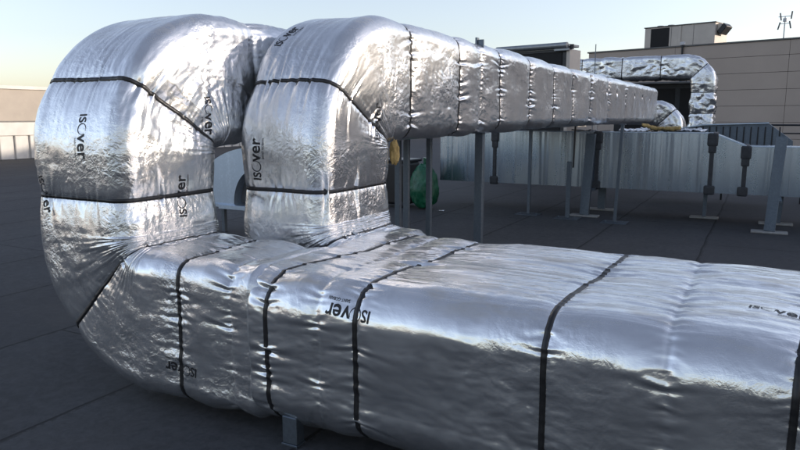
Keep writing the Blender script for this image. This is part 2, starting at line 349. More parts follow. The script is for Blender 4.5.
def wrapped_duct(parent, name, rows, h1, h2, r, nper, straps, seams, m, seed, puff=0.022, crum=(0.006,), side_crum=None,
                 fold_amp=1.0, pins=(), cap_start=False, cap_end=True, top_lines=False, skew=None, origin=(0, 0), bottom_sag=0.0, slim=0.0, taper=None):
    """builds the foil skin plus one strap per strap position; straps: list of path positions"""
    sec, tt, per = rrect(nper, h1, h2, r)
    S = rows[:, 0]; C = rows[:, 1:4]; Tn = rows[:, 4:7]; N1 = rows[:, 7:10]; N2 = rows[:, 10:13]; bend = rows[:, 13]
    a = sec[None, :, 0, None]; b = sec[None, :, 1, None]; na = sec[None, :, 2, None]; nb = sec[None, :, 3, None]
    scale = np.ones(len(S))
    if cap_end:
        d = (S[-1] - S) / 0.09; scale = np.minimum(scale, np.sqrt(np.clip(1 - (1 - np.clip(d, 0, 1)) ** 2, 0.0, 1)) * .35 + .65)
    if slim: scale = scale * (1 - .11 * np.clip((slim + .02 - S) / .08, 0, 1))
    sc = scale[:, None, None]
    bs_ = np.ones(len(S)) if taper is None else 1 - taper[2] * np.clip((S - taper[0]) / (taper[1] - taper[0]), 0, 1)
    P = C[:, None, :] + (N1[:, None, :] * a + N2[:, None, :] * b * bs_[:, None, None]) * sc
    NR = N1[:, None, :] * na + N2[:, None, :] * nb
    ss = np.broadcast_to(S[:, None], P.shape[:2]); tg = np.broadcast_to(tt[None, :], P.shape[:2])
    bb = np.broadcast_to(sec[None, :, 1], P.shape[:2])
    R = np.random.default_rng(seed)
    disp = np.zeros(P.shape[:2])
    lines = [(x, 1.0, (skew or {}).get(i, 0.0)) for i, x in enumerate(straps)] + [(x, 0.75, 0.0) for x in seams]
    dmin = np.full(P.shape[:2], 9.0)
    for (x, wgt, sk) in lines:
        dd = np.abs(ss - x - sk * bb + 0.004 * perlin(tg * 3, x * 7, seed)); dmin = np.minimum(dmin, dd / wgt ** .3)
    disp += puff * (1 - np.exp(-(dmin / 0.13) ** 1.3)) - 0.4 * puff
    disp -= 0.006 * np.exp(-(dmin / 0.02) ** 2)
    # overall slackness of the blanket
    disp += 0.020 * pn(P, 1.7, seed) + 0.009 * pn(P, 4.1, seed + 3)
    cr = crumple(P, seed * 1.3)
    region = np.clip(0.55 + 1.5 * pn(P, 1.9, seed + 50), 0.15, 1.5)
    amp = np.full(P.shape[:2], crum[0])
    if side_crum is not None: amp = amp + (side_crum - crum[0]) * np.clip(np.broadcast_to(sec[None, :, 2], P.shape[:2]), 0, 1) * (np.abs(N1[:, 2]) < 0.9)[:, None]
    disp += cr * amp * region * .35
    wu = .45 * perlin(ss * 3.1, tg * 3.1, seed + .3); wv = .45 * perlin(ss * 2.7, tg * 3.3, seed + 7.7)
    fa = amp / .0085 * region
    disp += fa * (.0058 * tri(ss / .15 + wu, tg / .11 + wv, seed) + .0034 * tri(ss / .050 - wv, tg / .15 + wu, seed + 5) + .0017 * tri(ss / .060 + wu, tg / .024, seed + 9) + .0008 * tri(ss / .021, tg / .022 - wv, seed + 13))
    # tension folds that leave every strap at a right angle
    near = np.exp(-dmin / 0.11)
    disp += near * 0.0045 * fold_amp * perlin(tg / 0.030 + 3.3 * perlin(ss * 6, tg * 4, seed), ss / 0.13, seed + .5)
    disp += near ** 1.6 * 0.0045 * fold_amp * np.abs(perlin(tg / 0.016, ss / 0.07, seed + 8.5))
    for (x, wgt, sk) in lines:
        lo = np.searchsorted(S, x - 0.42); hi = np.searchsorted(S, x + 0.42)
        if hi - lo < 3: continue
        ds = ss[lo:hi] - x - sk * bb[lo:hi]; tl = tg[lo:hi]
        K = int(per / 0.115)
        acc = np.zeros_like(ds)
        for k in range(K):
            t0 = R.uniform(0, per); A = (0.003 + 0.015 * R.uniform() ** 2.2) * fold_amp * (1 if wgt == 1 else .8); L1 = R.uniform(0.03, 0.12); L2 = R.uniform(0.03, 0.12)
            w0 = R.uniform(0.007, 0.014); bendk = R.uniform(-0.25, 0.25); grow = R.uniform(0.03, 0.16)
            L = np.where(ds > 0, L1, L2); ad = np.abs(ds)
            dt = np.mod(tl - t0 - bendk * ad + per / 2, per) - per / 2
            w = w0 + grow * ad * .6
            env = np.exp(-ad / L)
            acc += env * A * (-np.exp(-(dt / w) ** 2) + 0.7 * np.exp(-((dt - 1.9 * w) / (w * 1.1)) ** 2))
        disp[lo:hi] += acc
    # bends: blanket gathers on the inside of the turn
    isb = (bend > 0)
    if isb.any():
        bendf = np.convolve(isb.astype(float), np.ones(15) / 15, 'same')[:, None]
        inner = np.where(bend[:, None] == 1, sec[None, :, 0] / h1, -0 + sec[None, :, 1] / h2)
        inn = np.clip((inner + 0.5) / 1.5, 0, 1) ** 1.5 * bendf
        disp += inn * 0.011 * (perlin(ss / 0.028, tg / 0.22, seed + 21) + 0.6 * np.abs(perlin(ss / 0.013, tg / 0.12, seed + 4)))
        outer = np.clip(-inner, 0, 1) * bendf
        disp += outer * 0.003 * perlin(tg / 0.045, ss / 0.30, seed + 61)
    if top_lines:
        upm = np.clip((NR[..., 2] - 0.6) / 0.3, 0, 1)
        tw = bb + 0.10 * perlin(ss * 1.3, bb * 1.1, seed)
        disp += upm * 0.0042 * perlin(tw / 0.05, ss / 0.50, seed + 2.5) + upm * 0.0045 * (np.abs(perlin(tw / 0.09 + 5, ss / 0.7, seed + 6.5)) - .2)
        disp -= upm * 0.014 * np.exp(-((bb - 0.03) / 0.16) ** 2)
        disp += upm * 0.012 * np.cos(np.clip(bb / h2, -1, 1) * math.pi / 2)
    if bottom_sag: disp += np.clip(-NR[..., 2], 0, 1) * bottom_sag
    pin_rc = []
    for (ps, pt) in pins:
        ds = ss - ps; dt = tg - pt * per; q = np.hypot(ds, dt)
        disp -= 0.026 * np.exp(-(q / 0.045) ** 2) ; disp += 0.006 * np.exp(-((q - 0.09) / 0.04) ** 2); pin_rc.append((ps, pt * per))
    P = P + NR * disp[..., None]
    # local coordinates of the thing
    off = np.array([origin[0], origin[1], 0.0]); P = P - off
    n, k = P.shape[:2]
    idx = np.arange(n * k).reshape(n, k); nx = np.roll(idx, -1, 1)
    quads = np.stack([idx[:-1], nx[:-1], nx[1:], idx[1:]], -1).reshape(-1, 4)
    verts = P.reshape(-1, 3); caps = []
    if cap_end:
        verts = np.vstack([verts, P[-1].mean(0)[None]]); ci = n * k
        caps += [(int(idx[-1, j]), int(idx[-1, (j + 1) % k]), ci) for j in range(k)]
    if cap_start:
        verts = np.vstack([verts, P[0].mean(0)[None]]); ci = len(verts) - 1
        caps += [(int(idx[0, (j + 1) % k]), int(idx[0, j]), ci) for j in range(k)]
    me = bpy.data.meshes.new(name)
    nq = len(quads); nc = len(caps)
    me.vertices.add(len(verts)); me.vertices.foreach_set('co', verts.astype(np.float32).ravel())
    loops = np.concatenate([quads.ravel(), np.array(caps, int).ravel()]) if nc else quads.ravel()
    me.loops.add(len(loops)); me.loops.foreach_set('vertex_index', loops.astype(np.int32))
    me.polygons.add(nq + nc)
    st = np.concatenate([np.arange(nq) * 4, nq * 4 + np.arange(nc) * 3]); tot = np.concatenate([np.full(nq, 4), np.full(nc, 3)])
    me.polygons.foreach_set('loop_start', st.astype(np.int32)); me.polygons.foreach_set('loop_total', tot.astype(np.int32))
    me.polygons.foreach_set('use_smooth', np.ones(nq + nc, bool))
    me.update(calc_edges=True); me.validate(); me.materials.append(m)
    bm = bmesh.new(); bm.from_mesh(me); bmesh.ops.recalc_face_normals(bm, faces=bm.faces[:]); bm.to_mesh(me); bm.free()
    me.polygons.foreach_set('use_smooth', np.ones(len(me.polygons), bool))
    o = bpy.data.objects.new(name, me); COL.objects.link(o); o.parent = parent
    # surface normals from the grid, for anything that lies on the skin
    dT = np.gradient(P, axis=0); dU = (np.roll(P, -1, 1) - np.roll(P, 1, 1))
    G = np.cross(dU, dT); G /= (np.linalg.norm(G, axis=2, keepdims=True) + 1e-12)
    sign = np.sign((G * NR).sum(-1, keepdims=True)); G = G * sign
    def sample(s_, t_, grid):
        fi = np.interp(s_, S, np.arange(n)); i0 = np.clip(np.floor(fi).astype(int), 0, n - 2); fs = (fi - i0)[..., None]
        fj = np.mod(np.asarray(t_) / per, 1.0) * k; j0 = np.floor(fj).astype(int) % k; j1 = (j0 + 1) % k; ft = (fj - np.floor(fj))[..., None]
        return (grid[i0, j0] * (1 - fs) * (1 - ft) + grid[i0 + 1, j0] * fs * (1 - ft) + grid[i0, j1] * (1 - fs) * ft + grid[i0 + 1, j1] * fs * ft)
    for i, x in enumerate(straps):
        sk = (skew or {}).get(i, 0.0); m_ = 420; tl = np.linspace(0, per, m_, endpoint=False)
        bs = np.interp(tl, tt, sec[:, 1]); x0 = x + sk * bs - 0.004 * perlin(tl * 3, x * 7, seed)
        w = 0.0125; ring = []
        cenP = sample(x0, tl, P); cenN = NR[np.clip(np.searchsorted(S, x), 0, n - 1)][np.round(tl / per * k).astype(int) % k]
        Tv = Tn[np.clip(np.searchsorted(S, x), 0, n - 1)][None, :]
        # the band is taut: bridge the small folds under it
        h_ = (cenP * cenN).sum(-1); ks = np.ones(9) / 9
        pad = np.concatenate([h_[-8:], h_, h_[:8]]); 
        prof = sample(x0, tl, P); kz = np.hanning(13)[1:-1]; kz /= kz.sum()
        padp = np.concatenate([prof[-5:], prof, prof[:5]]); sm = np.stack([np.convolve(padp[:, c_], kz, 'valid') for c_ in range(3)], -1)
        lowfirst = ((prof - sm) * cenN).sum(-1, keepdims=True); prof = sm + cenN * np.clip(lowfirst, 0, .004)
        for (dw, dn) in ((-w, -0.006), (-w, 0.0035), (w, 0.0035), (w, -0.006)):
            e = sample(x0 + dw, tl, P)
            q = prof + Tv * dw
            lift = np.clip(((e - q) * cenN).sum(-1), 0, .004)[:, None] * 0.5
            ring.append(q + cenN * (dn + lift))
        V = np.stack(ring, 1).reshape(-1, 3); fc = []
        for j in range(m_):
            j2 = (j + 1) % m_
            for q_ in range(4): fc.append((j * 4 + q_, j * 4 + (q_ + 1) % 4, j2 * 4 + (q_ + 1) % 4, j2 * 4 + q_))
        link_mesh('strap', V, fc, M['strap'], parent, True)
    for (ps, pt) in pin_rc:
        c = Vector(sample(np.array([ps]), np.array([pt]), P)[0]); nn = Vector(sample(np.array([ps]), np.array([pt]), G)[0]).normalized()
        b_ = MB(); b_.tube(c - nn * .002, c + nn * .006, 0.022, 14, 0.017); b_.build('fixing_washer', M['silver'], parent, False)
    return o

# ------------------------------------------------------------------ printed lettering laid onto the skin
def text_mesh(body, size, bold=0.0, aspect=1.0):
    cu = bpy.data.curves.new('lettering', 'FONT'); cu.body = body; cu.size = size; cu.offset = bold; cu.resolution_u = 3
    ob = bpy.data.objects.new('lettering', cu); COL.objects.link(ob)
    dg = bpy.context.evaluated_depsgraph_get(); me = bpy.data.meshes.new_from_object(ob.evaluated_get(dg))
    bpy.data.objects.remove(ob); bpy.data.curves.remove(cu)
    bm = bmesh.new(); bm.from_mesh(me); bpy.data.meshes.remove(me)
    bmesh.ops.triangulate(bm, faces=bm.faces[:])
    return bm
def letters(H):
    """the wordmark: small-cap i s, thin ring o, bold v e r, with a small line above"""
    out = bmesh.new(); x = 0.0
    def put(bm, sx, sy, dx, dy):
        vs = {}
        for v in bm.verts: vs[v] = out.verts.new((v.co.x * sx + dx, v.co.y * sy + dy, 0))
        for f in bm.faces:
            try: out.faces.new([vs[v] for v in f.verts])
            except ValueError: pass
        xs = [v.co.x * sx for v in bm.verts]; bm.free(); return max(xs)
    cap = 1.37
    for ch, sx, bold, adv in (('I', 1.1, 0.014, .07), ('S', 1.05, 0.014, .05)):
        w = put(text_mesh(ch, 1.0, bold), sx * H * cap * .98, H * cap, x, 0); x += w + adv * H
    # thin open ring
    R1 = H * .60; n = 30; prev = None
    for i in range(n + 1):
        an = math.radians(60 + 330 * i / n); th_ = H * (.03 + .075 * math.sin(math.pi * i / n))
        p = (x + R1 + math.cos(an) * R1, H * .5 + math.sin(an) * R1 * .95); q = (x + R1 + math.cos(an) * (R1 - th_), H * .5 + math.sin(an) * (R1 - th_) * .95)
        cur = (out.verts.new((*p, 0)), out.verts.new((*q, 0)))
        if prev: out.faces.new((prev[0], prev[1], cur[1], cur[0]))
        prev = cur
    x += R1 * 2 - .05 * H
    for ch, adv in (('v', .0), ('e', .02), ('r', 0)):
        w = put(text_mesh(ch, 1.0, 0.016), H * 1.95, H * 1.93, x, 0); x += w + adv * H
    tot = x
    w = put(text_mesh('SAINT-GOBAIN', 1.0, 0.004), H * .36, H * .36, 0, 0) if False else 0
    sm = text_mesh('SAINT-GOBAIN', 1.0, 0.006); ww = max(v.co.x for v in sm.verts)
    k = H * .34; put(sm, k, k, tot - ww * k, -H * .48)
    for v in out.verts: v.co.x -= tot / 2; v.co.y -= H / 2
    for _ in range(4):
        es = [e for e in out.edges if e.calc_length() > 0.014]
        if not es: break
        bmesh.ops.subdivide_edges(out, edges=es, cuts=1); bmesh.ops.triangulate(out, faces=[f for f in out.faces if len(f.verts) > 3])
    return out
def bvh_of(o):
    me = o.data; return BVHTree.FromPolygons([v.co[:] for v in me.vertices], [p.vertices[:] for p in me.polygons])
def logo(target, bvh, org, right, up, Hx=0.062, wf=.9):
    """org/right/up in the duct's local frame; each vertex is dropped onto the foil"""
    org = Vector(org); right = Vector(right).normalized(); up = (Vector(up) - right * Vector(up).dot(right)).normalized(); out = right.cross(up)
    bm = letters(Hx); bad = []
    for v in bm.verts:
        p = org + right * v.co.x * wf + up * v.co.y
        hit, nn, i, d = bvh.ray_cast(p + out * 0.6, -out, 1.2)
        if hit is None: bad.append(v); continue
        if nn.dot(out) < 0: nn = -nn
        v.co = hit + nn * 0.0016
    if bad: bmesh.ops.delete(bm, geom=bad, context='VERTS')
    me = bpy.data.meshes.new('printed_lettering'); bm.to_mesh(me); bm.free(); me.materials.append(M['ink'])
    o = bpy.data.objects.new('printed_lettering', me); COL.objects.link(o); o.parent = target.parent
    return o

# ================================================================== THE PLACE
# ---- roof sheet
o = link_mesh('roof', [(-320, -320, 0), (320, -320, 0), (320, 320, 0), (-320, 320, 0)], [(0, 1, 2, 3)], M['roof'])
o.rotation_euler = (0, 0, -TH); tag(o, kind='structure')

ZAX = (0, 0, 1)
# ---- left riser duct (goes up, over and away)
OA = (-3.59, 3.0)
tA = thing('insulated_duct', 'leftmost foil wrapped duct rising in a tall bend at the left edge', 'air duct', *OA, group='foil wrapped ducts with black straps')
pA = Path((-2.02, 3.03, .50), (-1, 0, 0), (0, 0, 1), (0, 1, 0))
pA.line(1.095, .0075); sA_b = pA.s; pA.bend(.5, .0062, 1); sA_c = pA.s; pA.line(.445, .0075); sA_t = pA.s; pA.bend(.5, .0062, 2); sA_h = pA.s
pA.line(14.5, .009, .05); rowsA = pA.end()
q = math.pi / 2 * .5
strA = [(-2.02 + 2.83), sA_b + q * .50, sA_c + .21, sA_t + q * .35, sA_h + 1.3] + [sA_h + x for x in (2.3, 3.3, 4.3, 5.3, 6.4, 7.5, 8.6, 9.7, 11.0, 12.5)]
A = wrapped_duct(tA, 'foil_wrap', rowsA, .41, .41, .13, 430, strA, [.42, sA_h + .30], M['foil'], 3, puff=.026, crum=(.007,), side_crum=.014, fold_amp=1.0, slim=.26, bottom_sag=.025, origin=OA, skew={0: .05})
bA = bvh_of(A)
def loc(F, D, z, O): return (F - O[0], D - O[1], z)
logo(A, bA, loc(-3.52, 2.6, 1.58, OA), (0.06, 0, -1), (1, 0, .06))
logo(A, bA, loc(-3.18, 3.33, 1.70, OA), (0, 0.08, -1), (0, 1, .08), .058)
logo(A, bA, loc(-3.18, 3.07, 1.20, OA), (0, 0.05, 1), (0, -1, .05), .062)
logo(A, bA, loc(-3.90, 2.6, 1.22, OA), (.25, 0, -1), (1, 0, .25), .055)

# ---- middle riser duct with the long high run
OB = (-2.81, 4.0)
tB = thing('insulated_duct', 'middle foil wrapped duct whose bend carries the long high run towards the back', 'air duct', *OB, group='foil wrapped ducts with black straps')
pB = Path((-2.02, 4.00, .50), (-1, 0, 0), (0, 0, 1), (0, 1, 0))
pB.line(.29, .0075); sB_b = pB.s; pB.bend(.5, .0062, 1); sB_c = pB.s; pB.line(.46, .0075); sB_t = pB.s; pB.bend(.5, .0062, 2); sB_h = pB.s
pB.line(13.7, .009, .035); rowsB = pB.end(); D0 = 4.52
Dst = [4.78, 5.72, 6.80, 7.80, 8.80, 9.80, 10.9]
strB = [sB_b + q * .52, sB_c + .21, sB_t + q * .33] + [sB_h + x - D0 for x in Dst]
# the right-hand face is +N1; washers sit in rows on it and shine beyond the last strap
pinsB = [(sB_h + x - D0, .50 + dv) for x in (12.0, 12.9, 13.8, 14.8, 15.8, 16.9) for dv in (-.055, .055)]
B = wrapped_duct(tB, 'foil_wrap', rowsB, .365, .455, .13, 400, strB, [sB_h + x - D0 for x in (6.25, 12.3, 13.9)], M['foil'], 8, puff=.024, crum=(.005,), side_crum=.006, slim=.14, taper=(sB_h + .2, sB_h + 4.5, .11), fold_amp=1.6, origin=OB, pins=pinsB)
bB = bvh_of(B)
logo(B, bB, loc(-2.99, 3.5, 1.41, OB), (0.03, 0, 1), (-1, 0, .03), .066)
logo(B, bB, loc(-3.02, 3.95, 2.25, OB), (0.10, .80, .60), (-1, .10, 0), .060)
logo(B, bB, loc(-2.43, 4.22, 1.66, OB), (0, 0.02, 1), (0, -1, .02), .060)
# torn wool showing at the inner corner of the bend
def wool_lump(name, parent, c, r, seed, m):
    bm = bmesh.new(); bmesh.ops.create_icosphere(bm, subdivisions=4, radius=1.0)
    vs = np.array([v.co[:] for v in bm.verts]); d = 1 + .55 * pn(vs, 1.6, seed) + .25 * pn(vs, 4, seed + 3) + .12 * pn(vs, 9, seed + 5)
    for v, k in zip(bm.verts, d): v.co = Vector((v.co.x * r[0] * k + c[0], v.co.y * r[1] * k + c[1], v.co.z * r[2] * k + c[2]))
    me = bpy.data.meshes.new(name); bm.to_mesh(me); bm.free(); me.materials.append(m)
    me.polygons.foreach_set('use_smooth', [True] * len(me.polygons))
    o = bpy.data.objects.new(name, me); COL.objects.link(o); o.parent = parent; return o
wool_lump('exposed_insulation', tB, loc(-2.47, 4.52, 1.42, OB), (.03, .05, .10), 2, M['wool'])
# small bracket clipped on top of the run
b_ = MB(); b_.box(.26, .34, 2.32, 2.34, 2.34, 2.43, .003).box(.26, .28, 2.30, 2.36, 2.36, 2.45, .003); b_.build('clip_bracket', M['galv_post'], tB)

# ---- wide low duct
OP = (0.0, 3.39)
tP = thing('insulated_duct', 'wide low foil wrapped duct crossing the foreground, joined by both bends', 'air duct', *OP, group='foil wrapped ducts with black straps')
pP = Path((6.0, 3.39, .505), (-1, 0, 0), (0, 0, 1), (0, 1, 0))
pP.line(5.5, .04, .0085); pP.line(2.86, .0075); rowsP = pP.end()
fs = lambda F: 6.0 - F
strP = [fs(x) for x in (-2.08, -1.60, -.69, .25, 1.1, 2.0, 3.0, 4.0, 5.0)]
Pn = wrapped_duct(tP, 'foil_wrap', rowsP, .395, .79, .20, 620, strP, [fs(x) for x in (-1.86, -.26, .65)], M['foil_smooth'], 15, puff=.013, crum=(.0045,), fold_amp=1.0,
                  cap_start=True, top_lines=True, skew={0: -.12, 1: -.05, 2: -.05, 3: -.11}, origin=OP, bottom_sag=.03)
bP = bvh_of(Pn)
logo(Pn, bP, loc(-1.68, 2.6, .775, OP), (-1, 0, .06), (-.06, 0, -1), .058)
logo(A, bA, loc(-2.80, 2.6, .29, OA), (-1, 0, .06), (-.06, 0, -1), .055)
logo(Pn, bP, loc(.10, 3.05, .93, OP), (1, -.12, 0), (.12, 1, 0), .05)

# ---- legs
def make_leg(label, F, D, h, w=.06, t=.04, plate=.13, name='support_post', group='galvanised support posts', lean=0.0, pad=None, head=True):
    g = thing(name, label, 'support post', F, D, 0, group)
    MB().beam((0, 0, .012), (lean, 0, h), w, t, .004).build('post', M['galv_post'], g)
    b = MB(); b.box(-plate, plate, -plate * .8, plate * .8, 0, .012, .002); b.build('base_plate', pad or M['galv_post'], g)
    if plate > .1 and D > 8:
        for bx in (-1, 1): b = MB(); b.tube((bx * plate * .7, 0, .012), (bx * plate * .7, 0, .03), .014, 6); b.build('anchor_bolt', M['galv_post'], g)
    if head: b = MB(); b.box(lean - w * .9, lean + w * .9, -t, t, h, h + .01, .001); b.build('head_plate', M['galv_post'], g)
    return g
make_leg('short galvanised leg under the near edge of the wide low duct', -2.06, 2.66, .16, .09, .07, .05, head=False)
make_leg('thick galvanised post nearest the middle bend, standing right behind the low duct', -2.50, 6.35, 1.53, .085, .06)
make_leg('narrower galvanised post left of the thick one, in front of the green bag', -3.06, 6.35, 1.53, .055, .045)
make_leg('dark post just right of the middle bend, second post from it', -3.22, 6.15, 1.53, .06, .045)
make_leg('dark post touching the right edge of the middle bend in the picture', -3.40, 6.3, 1.53, .06, .05)
make_leg('thin post with round foot plate, leftmost of the three thin posts before the grey duct', -3.54, 11.35, 1.53, .05, .05, .20)
g = make_leg('thin post with its upper rod stepped sideways, between two other thin posts', -2.82, 11.2, .95, .07, .05, .20, head=False)
MB().tube((.06, .02, .85), (.07, .02, 1.53), .016).build('upper_rod', M['darkmetal'], g)
make_leg('thin post with foot plate, rightmost of the three, leaning slightly', -2.03, 11.1, 1.56, .05, .05, .20, lean=.05)

# ---- galvanised supply duct behind
GD0, GD1 = 11.8, 12.65
gx = lambda F: F
tG = thing('galvanised_duct', 'long bare galvanised duct with dark sealed joints crossing behind the posts', 'air duct', 0, GD0)
def topz(F): return 1.42 if F < -.74 else (1.22 if F > -.24 else 1.42 - .20 * (F + .74) / .5)
Fs = [-5.45, -.74, -.24, 12.0]
vs = []; fcs = []
for i, F in enumerate(Fs):
    zt = topz(F)
    vs += [(F, 0, .48), (F, GD1 - GD0, .48), (F, GD1 - GD0, zt), (F, 0, zt)]
for i in range(len(Fs) - 1):
    for j in range(4): fcs.append((i * 4 + j, i * 4 + (j + 1) % 4, i * 4 + 4 + (j + 1) % 4, i * 4 + 4 + j))
fcs += [(3, 2, 1, 0), tuple(len(vs) - 4 + j for j in range(4))]
link_mesh('duct_casing', vs, fcs, M['galv'], tG)
b = MB(); F = -5.2
while F < 11.8:
    zt = topz(F) ; 
    if not (-.8 < F < -.18): b.box(F - .008, F + .008, -.007, GD1 - GD0 + .007, .474, zt + .006, .002)
    F += .31
b.build('stiffening_rib', M['galv'], tG)
b = MB(); b.beam((-.74, .01, 1.432), (-.24, .01, 1.232), .02, .05, 0); b.box(-5.45, -.74, -.012, .03, 1.421, 1.434); b.box(-.24, 12, -.012, .03, 1.221, 1.234); b.build('edge_trim', M['galv_light'], tG)
for F in (-4.35, -2.50, -.72, -.24, 1.9, 3.8, 5.8):
    zt = topz(F) ; n_ = random.uniform(.9, 1.1)
    b = MB(); b.box(F - .032, F + .032, -.018, GD1 - GD0 + .02, .46, zt + .02, .006)
    b.box(F - .075 * n_, F + .08, -.035, .08, zt - .19, zt + .02, .034, seg=3); b.box(F - .085, F + .075 * n_, -.035, .08, .45, .60, .034, seg=3)
    b.box(F - .055, F + .06, -.026, .05, zt - .30, zt - .1, .02, seg=2)
    b.build('sealed_flange', M['sealant'], tG)
# torn foil skirt on its top
def crumpled_sheet(name, parent, x0, x1, y0, y1, z, amp, seed, m, curl=0.0, nx=60, ny=36, th=.004, irregular=True):
    X, Y = np.meshgrid(np.linspace(x0, x1, nx), np.linspace(y0, y1, ny)); P = np.stack([X, Y, 0 * X], -1)
    if irregular:
        u = (X - x0) / (x1 - x0) * 2 - 1; v = (Y - y0) / (y1 - y0) * 2 - 1
        X = X + np.sign(u) * u * u * .18 * (x1 - x0) * pn(P, 4, seed + 20); Y = Y + np.sign(v) * v * v * .3 * (y1 - y0) * pn(P, 5, seed + 25)
    Z = z + amp * (np.abs(pn(P, 5, seed)) + .5 * np.abs(pn(P, 12, seed + 2)) + .3 * pn(P, 25, seed + 4))
    if curl: Z = Z + curl * np.clip((x0 + (x1 - x0) * .35 - X) / (x1 - x0), 0, 1) ** 1.3 * 2
    T = np.stack([X, Y, Z + th], -1).reshape(-1, 3); Bm = np.stack([X, Y, Z], -1).reshape(-1, 3)
    n_ = nx * ny; f = []
    for j in range(ny - 1):
        for i in range(nx - 1):
            a_ = j * nx + i; f.append((a_, a_ + 1, a_ + nx + 1, a_ + nx)); f.append((n_ + a_ + nx, n_ + a_ + nx + 1, n_ + a_ + 1, n_ + a_))
    edge = [i for i in range(nx)] + [j * nx + nx - 1 for j in range(1, ny)] + [(ny - 1) * nx + i for i in range(nx - 2, -1, -1)] + [j * nx for j in range(ny - 2, 0, -1)]
    for a_, c_ in zip(edge, edge[1:] + edge[:1]): f.append((c_, a_, n_ + a_, n_ + c_))
    return link_mesh(name, np.vstack([T, Bm]), f, m, parent, True)
def flat_thing(o, F, D, label, cat, group=None):
    o.location = W(F, D, 0); o.rotation_euler = (0, 0, -TH); return tag(o, label, cat, group)
flat_thing(crumpled_sheet('foil_offcut', None, -.75, .55, -.35, .35, 1.44, .10, 4, M['foil_far']), -1.45, 12.25, 'crumpled bluish foil sheet lying on top of the bare galvanised duct', 'foil sheet')
o = crumpled_sheet('insulation_scrap', None, -.26, .30, -.17, .17, 1.455, .07, 9, M['wool'], curl=.13, th=.035)
flat_thing(o, -1.52, 11.98, 'yellow curled scrap of mineral wool on top of the bare galvanised duct', 'insulation scrap')
flat_thing(crumpled_sheet('foil_offcut', None, -.22, .22, -.10, .10, 1.436, .06, 14, M['foil_far']), -2.75, 11.95, 'small bright foil scrap on the grey duct, under the far part of the high run', 'foil scrap')

# ---- second bare duct further back
tH = thing('galvanised_duct', 'lower dark ribbed galvanised duct lying behind the long bare one at right', 'air duct', -1.9, 14.0)
pr = [(0, 1.36), (.0, .5), (2.35, .5), (2.35, 1.25), (1.95, 1.56), (.85, 1.52)]
MB().prism([(x, z) for x, z in pr], 0, .9).build('duct_casing', M['galv_post'], tH)
b = MB()
for i in range(13): x = .75 + i * .115; b.box(x - .012, x + .012, -.008, .0, .5, 1.50, .002)
b.build('stiffening_rib', M['darkmetal'], tH)
b = MB(); b.beam((0.0, -.03, 1.372), (.85, -.03, 1.532), .02, .06, 0); b.beam((.85, -.03, 1.532), (1.95, -.03, 1.572), .02, .06, 0); b.build('edge_trim', M['galv_light'], tH)
t = thing('guard_rail', 'thin dark rail over the far duct at the right edge', 'rail', 1.2, 15.2)
b = MB(); b.tube((-2.1, 0, 1.52), (6, 0, 1.52), .018); b.tube((-2.1, 0, 1.36), (6, 0, 1.36), .014); b.build('rail_bar', M['darkmetal'], t)
for x in (-1.9, -.5, 1.0, 2.6, 4.2, 5.8): MB().beam((x, 0, 0), (x, 0, 1.53), .035, .035).build('rail_post', M['darkmetal'], t)
t = thing('vent_cowl', 'small dark round vent behind the grey duct at the right edge', 'roof vent', 1.25, 15.9)
b = MB(); b.tube((0, 0, 0), (0, 0, 1.35), .16, 24); b.build('vent_pipe', M['grime'], t, True); b = MB(); b.tube((0, 0, 1.33), (0, 0, 1.5), .24, 28, .22); b.tube((0, 0, 1.5), (0, 0, 1.62), .22, 28, .05); b.build('cap', M['grime'], t)

# ---- duct support frames (front and back leg joined over the duct)
def goal(label, F, D, lean, rear):
    g = thing('duct_support', label, 'duct support', F, D, 0, 'frames carrying the bare duct')
    MB().beam((0, 0, .03), (lean, .1, 1.40), .15, .09, .004).build('leg', M['galv_post'], g)
    MB().beam((.09, rear, .03), (lean + .05, rear, .47), .13, .09, .004).build('leg', M['galv_post'], g)
    MB().box(-.02, .13, .05, rear + .1, .435, .475, .004).build('cross_beam', M['galv_post'], g)
    for (x, y) in ((0, 0), (.09, rear)):
        b = MB(); b.box(x - .24, x + .24, y - .10, y + .10, 0, .03, .008); b.build('base_pad', M['concrete'], g)
    return g
goal('wide leaning duct support with pale base pads at the right end', .16, 11.15, .06, .95)
goal('wide duct support between the thin posts, left of the dark joint', -2.62, 11.55, .04, .95)
g = thing('base_pad', 'pale flat pad on the roof under the sealed joint of the bare duct', 'base pad', -.80, 12.3)
MB().box(-.22, .22, -.09, .09, 0, .03, .008).build('pad', M['concrete'], g); MB().beam((.0, 0, .03), (0, 0, .48), .06, .05).build('leg', M['galv_post'], g)

# ---- galvanised bend seen between the two risers
tE = thing('galvanised_duct', 'pale blue galvanised duct bend seen through the gap between the two foil bends', 'air duct', -6.25, 7.2)
pts = []; n = 24; ri, ro = .38, 1.12; cx, cz = .12, .47
outer = [(cx - ro * math.sin(math.pi / 2 * i / n) if True else 0, cz + ro * math.cos(math.pi / 2 * i / n)) for i in range(n + 1)]
inner = [(cx - ri * math.sin(math.pi / 2 * i / n), cz + ri * 1.3 * math.cos(math.pi / 2 * i / n)) for i in range(n + 1)]
def ringband(pin, pout, y0, y1, m, name):
    vs = []; f = []
    for (p, q_) in zip(pin, pout): vs += [(p[0], y0, p[1]), (q_[0], y0, q_[1]), (q_[0], y1, q_[1]), (p[0], y1, p[1])]
    k = len(pin)
    for i in range(k - 1):
        for j in range(4): f.append((i * 4 + j, i * 4 + (j + 1) % 4, (i + 1) * 4 + (j + 1) % 4, (i + 1) * 4 + j))
    f += [(3, 2, 1, 0), tuple((k - 1) * 4 + j for j in range(4))]
    return link_mesh(name, vs, f, m, tE)
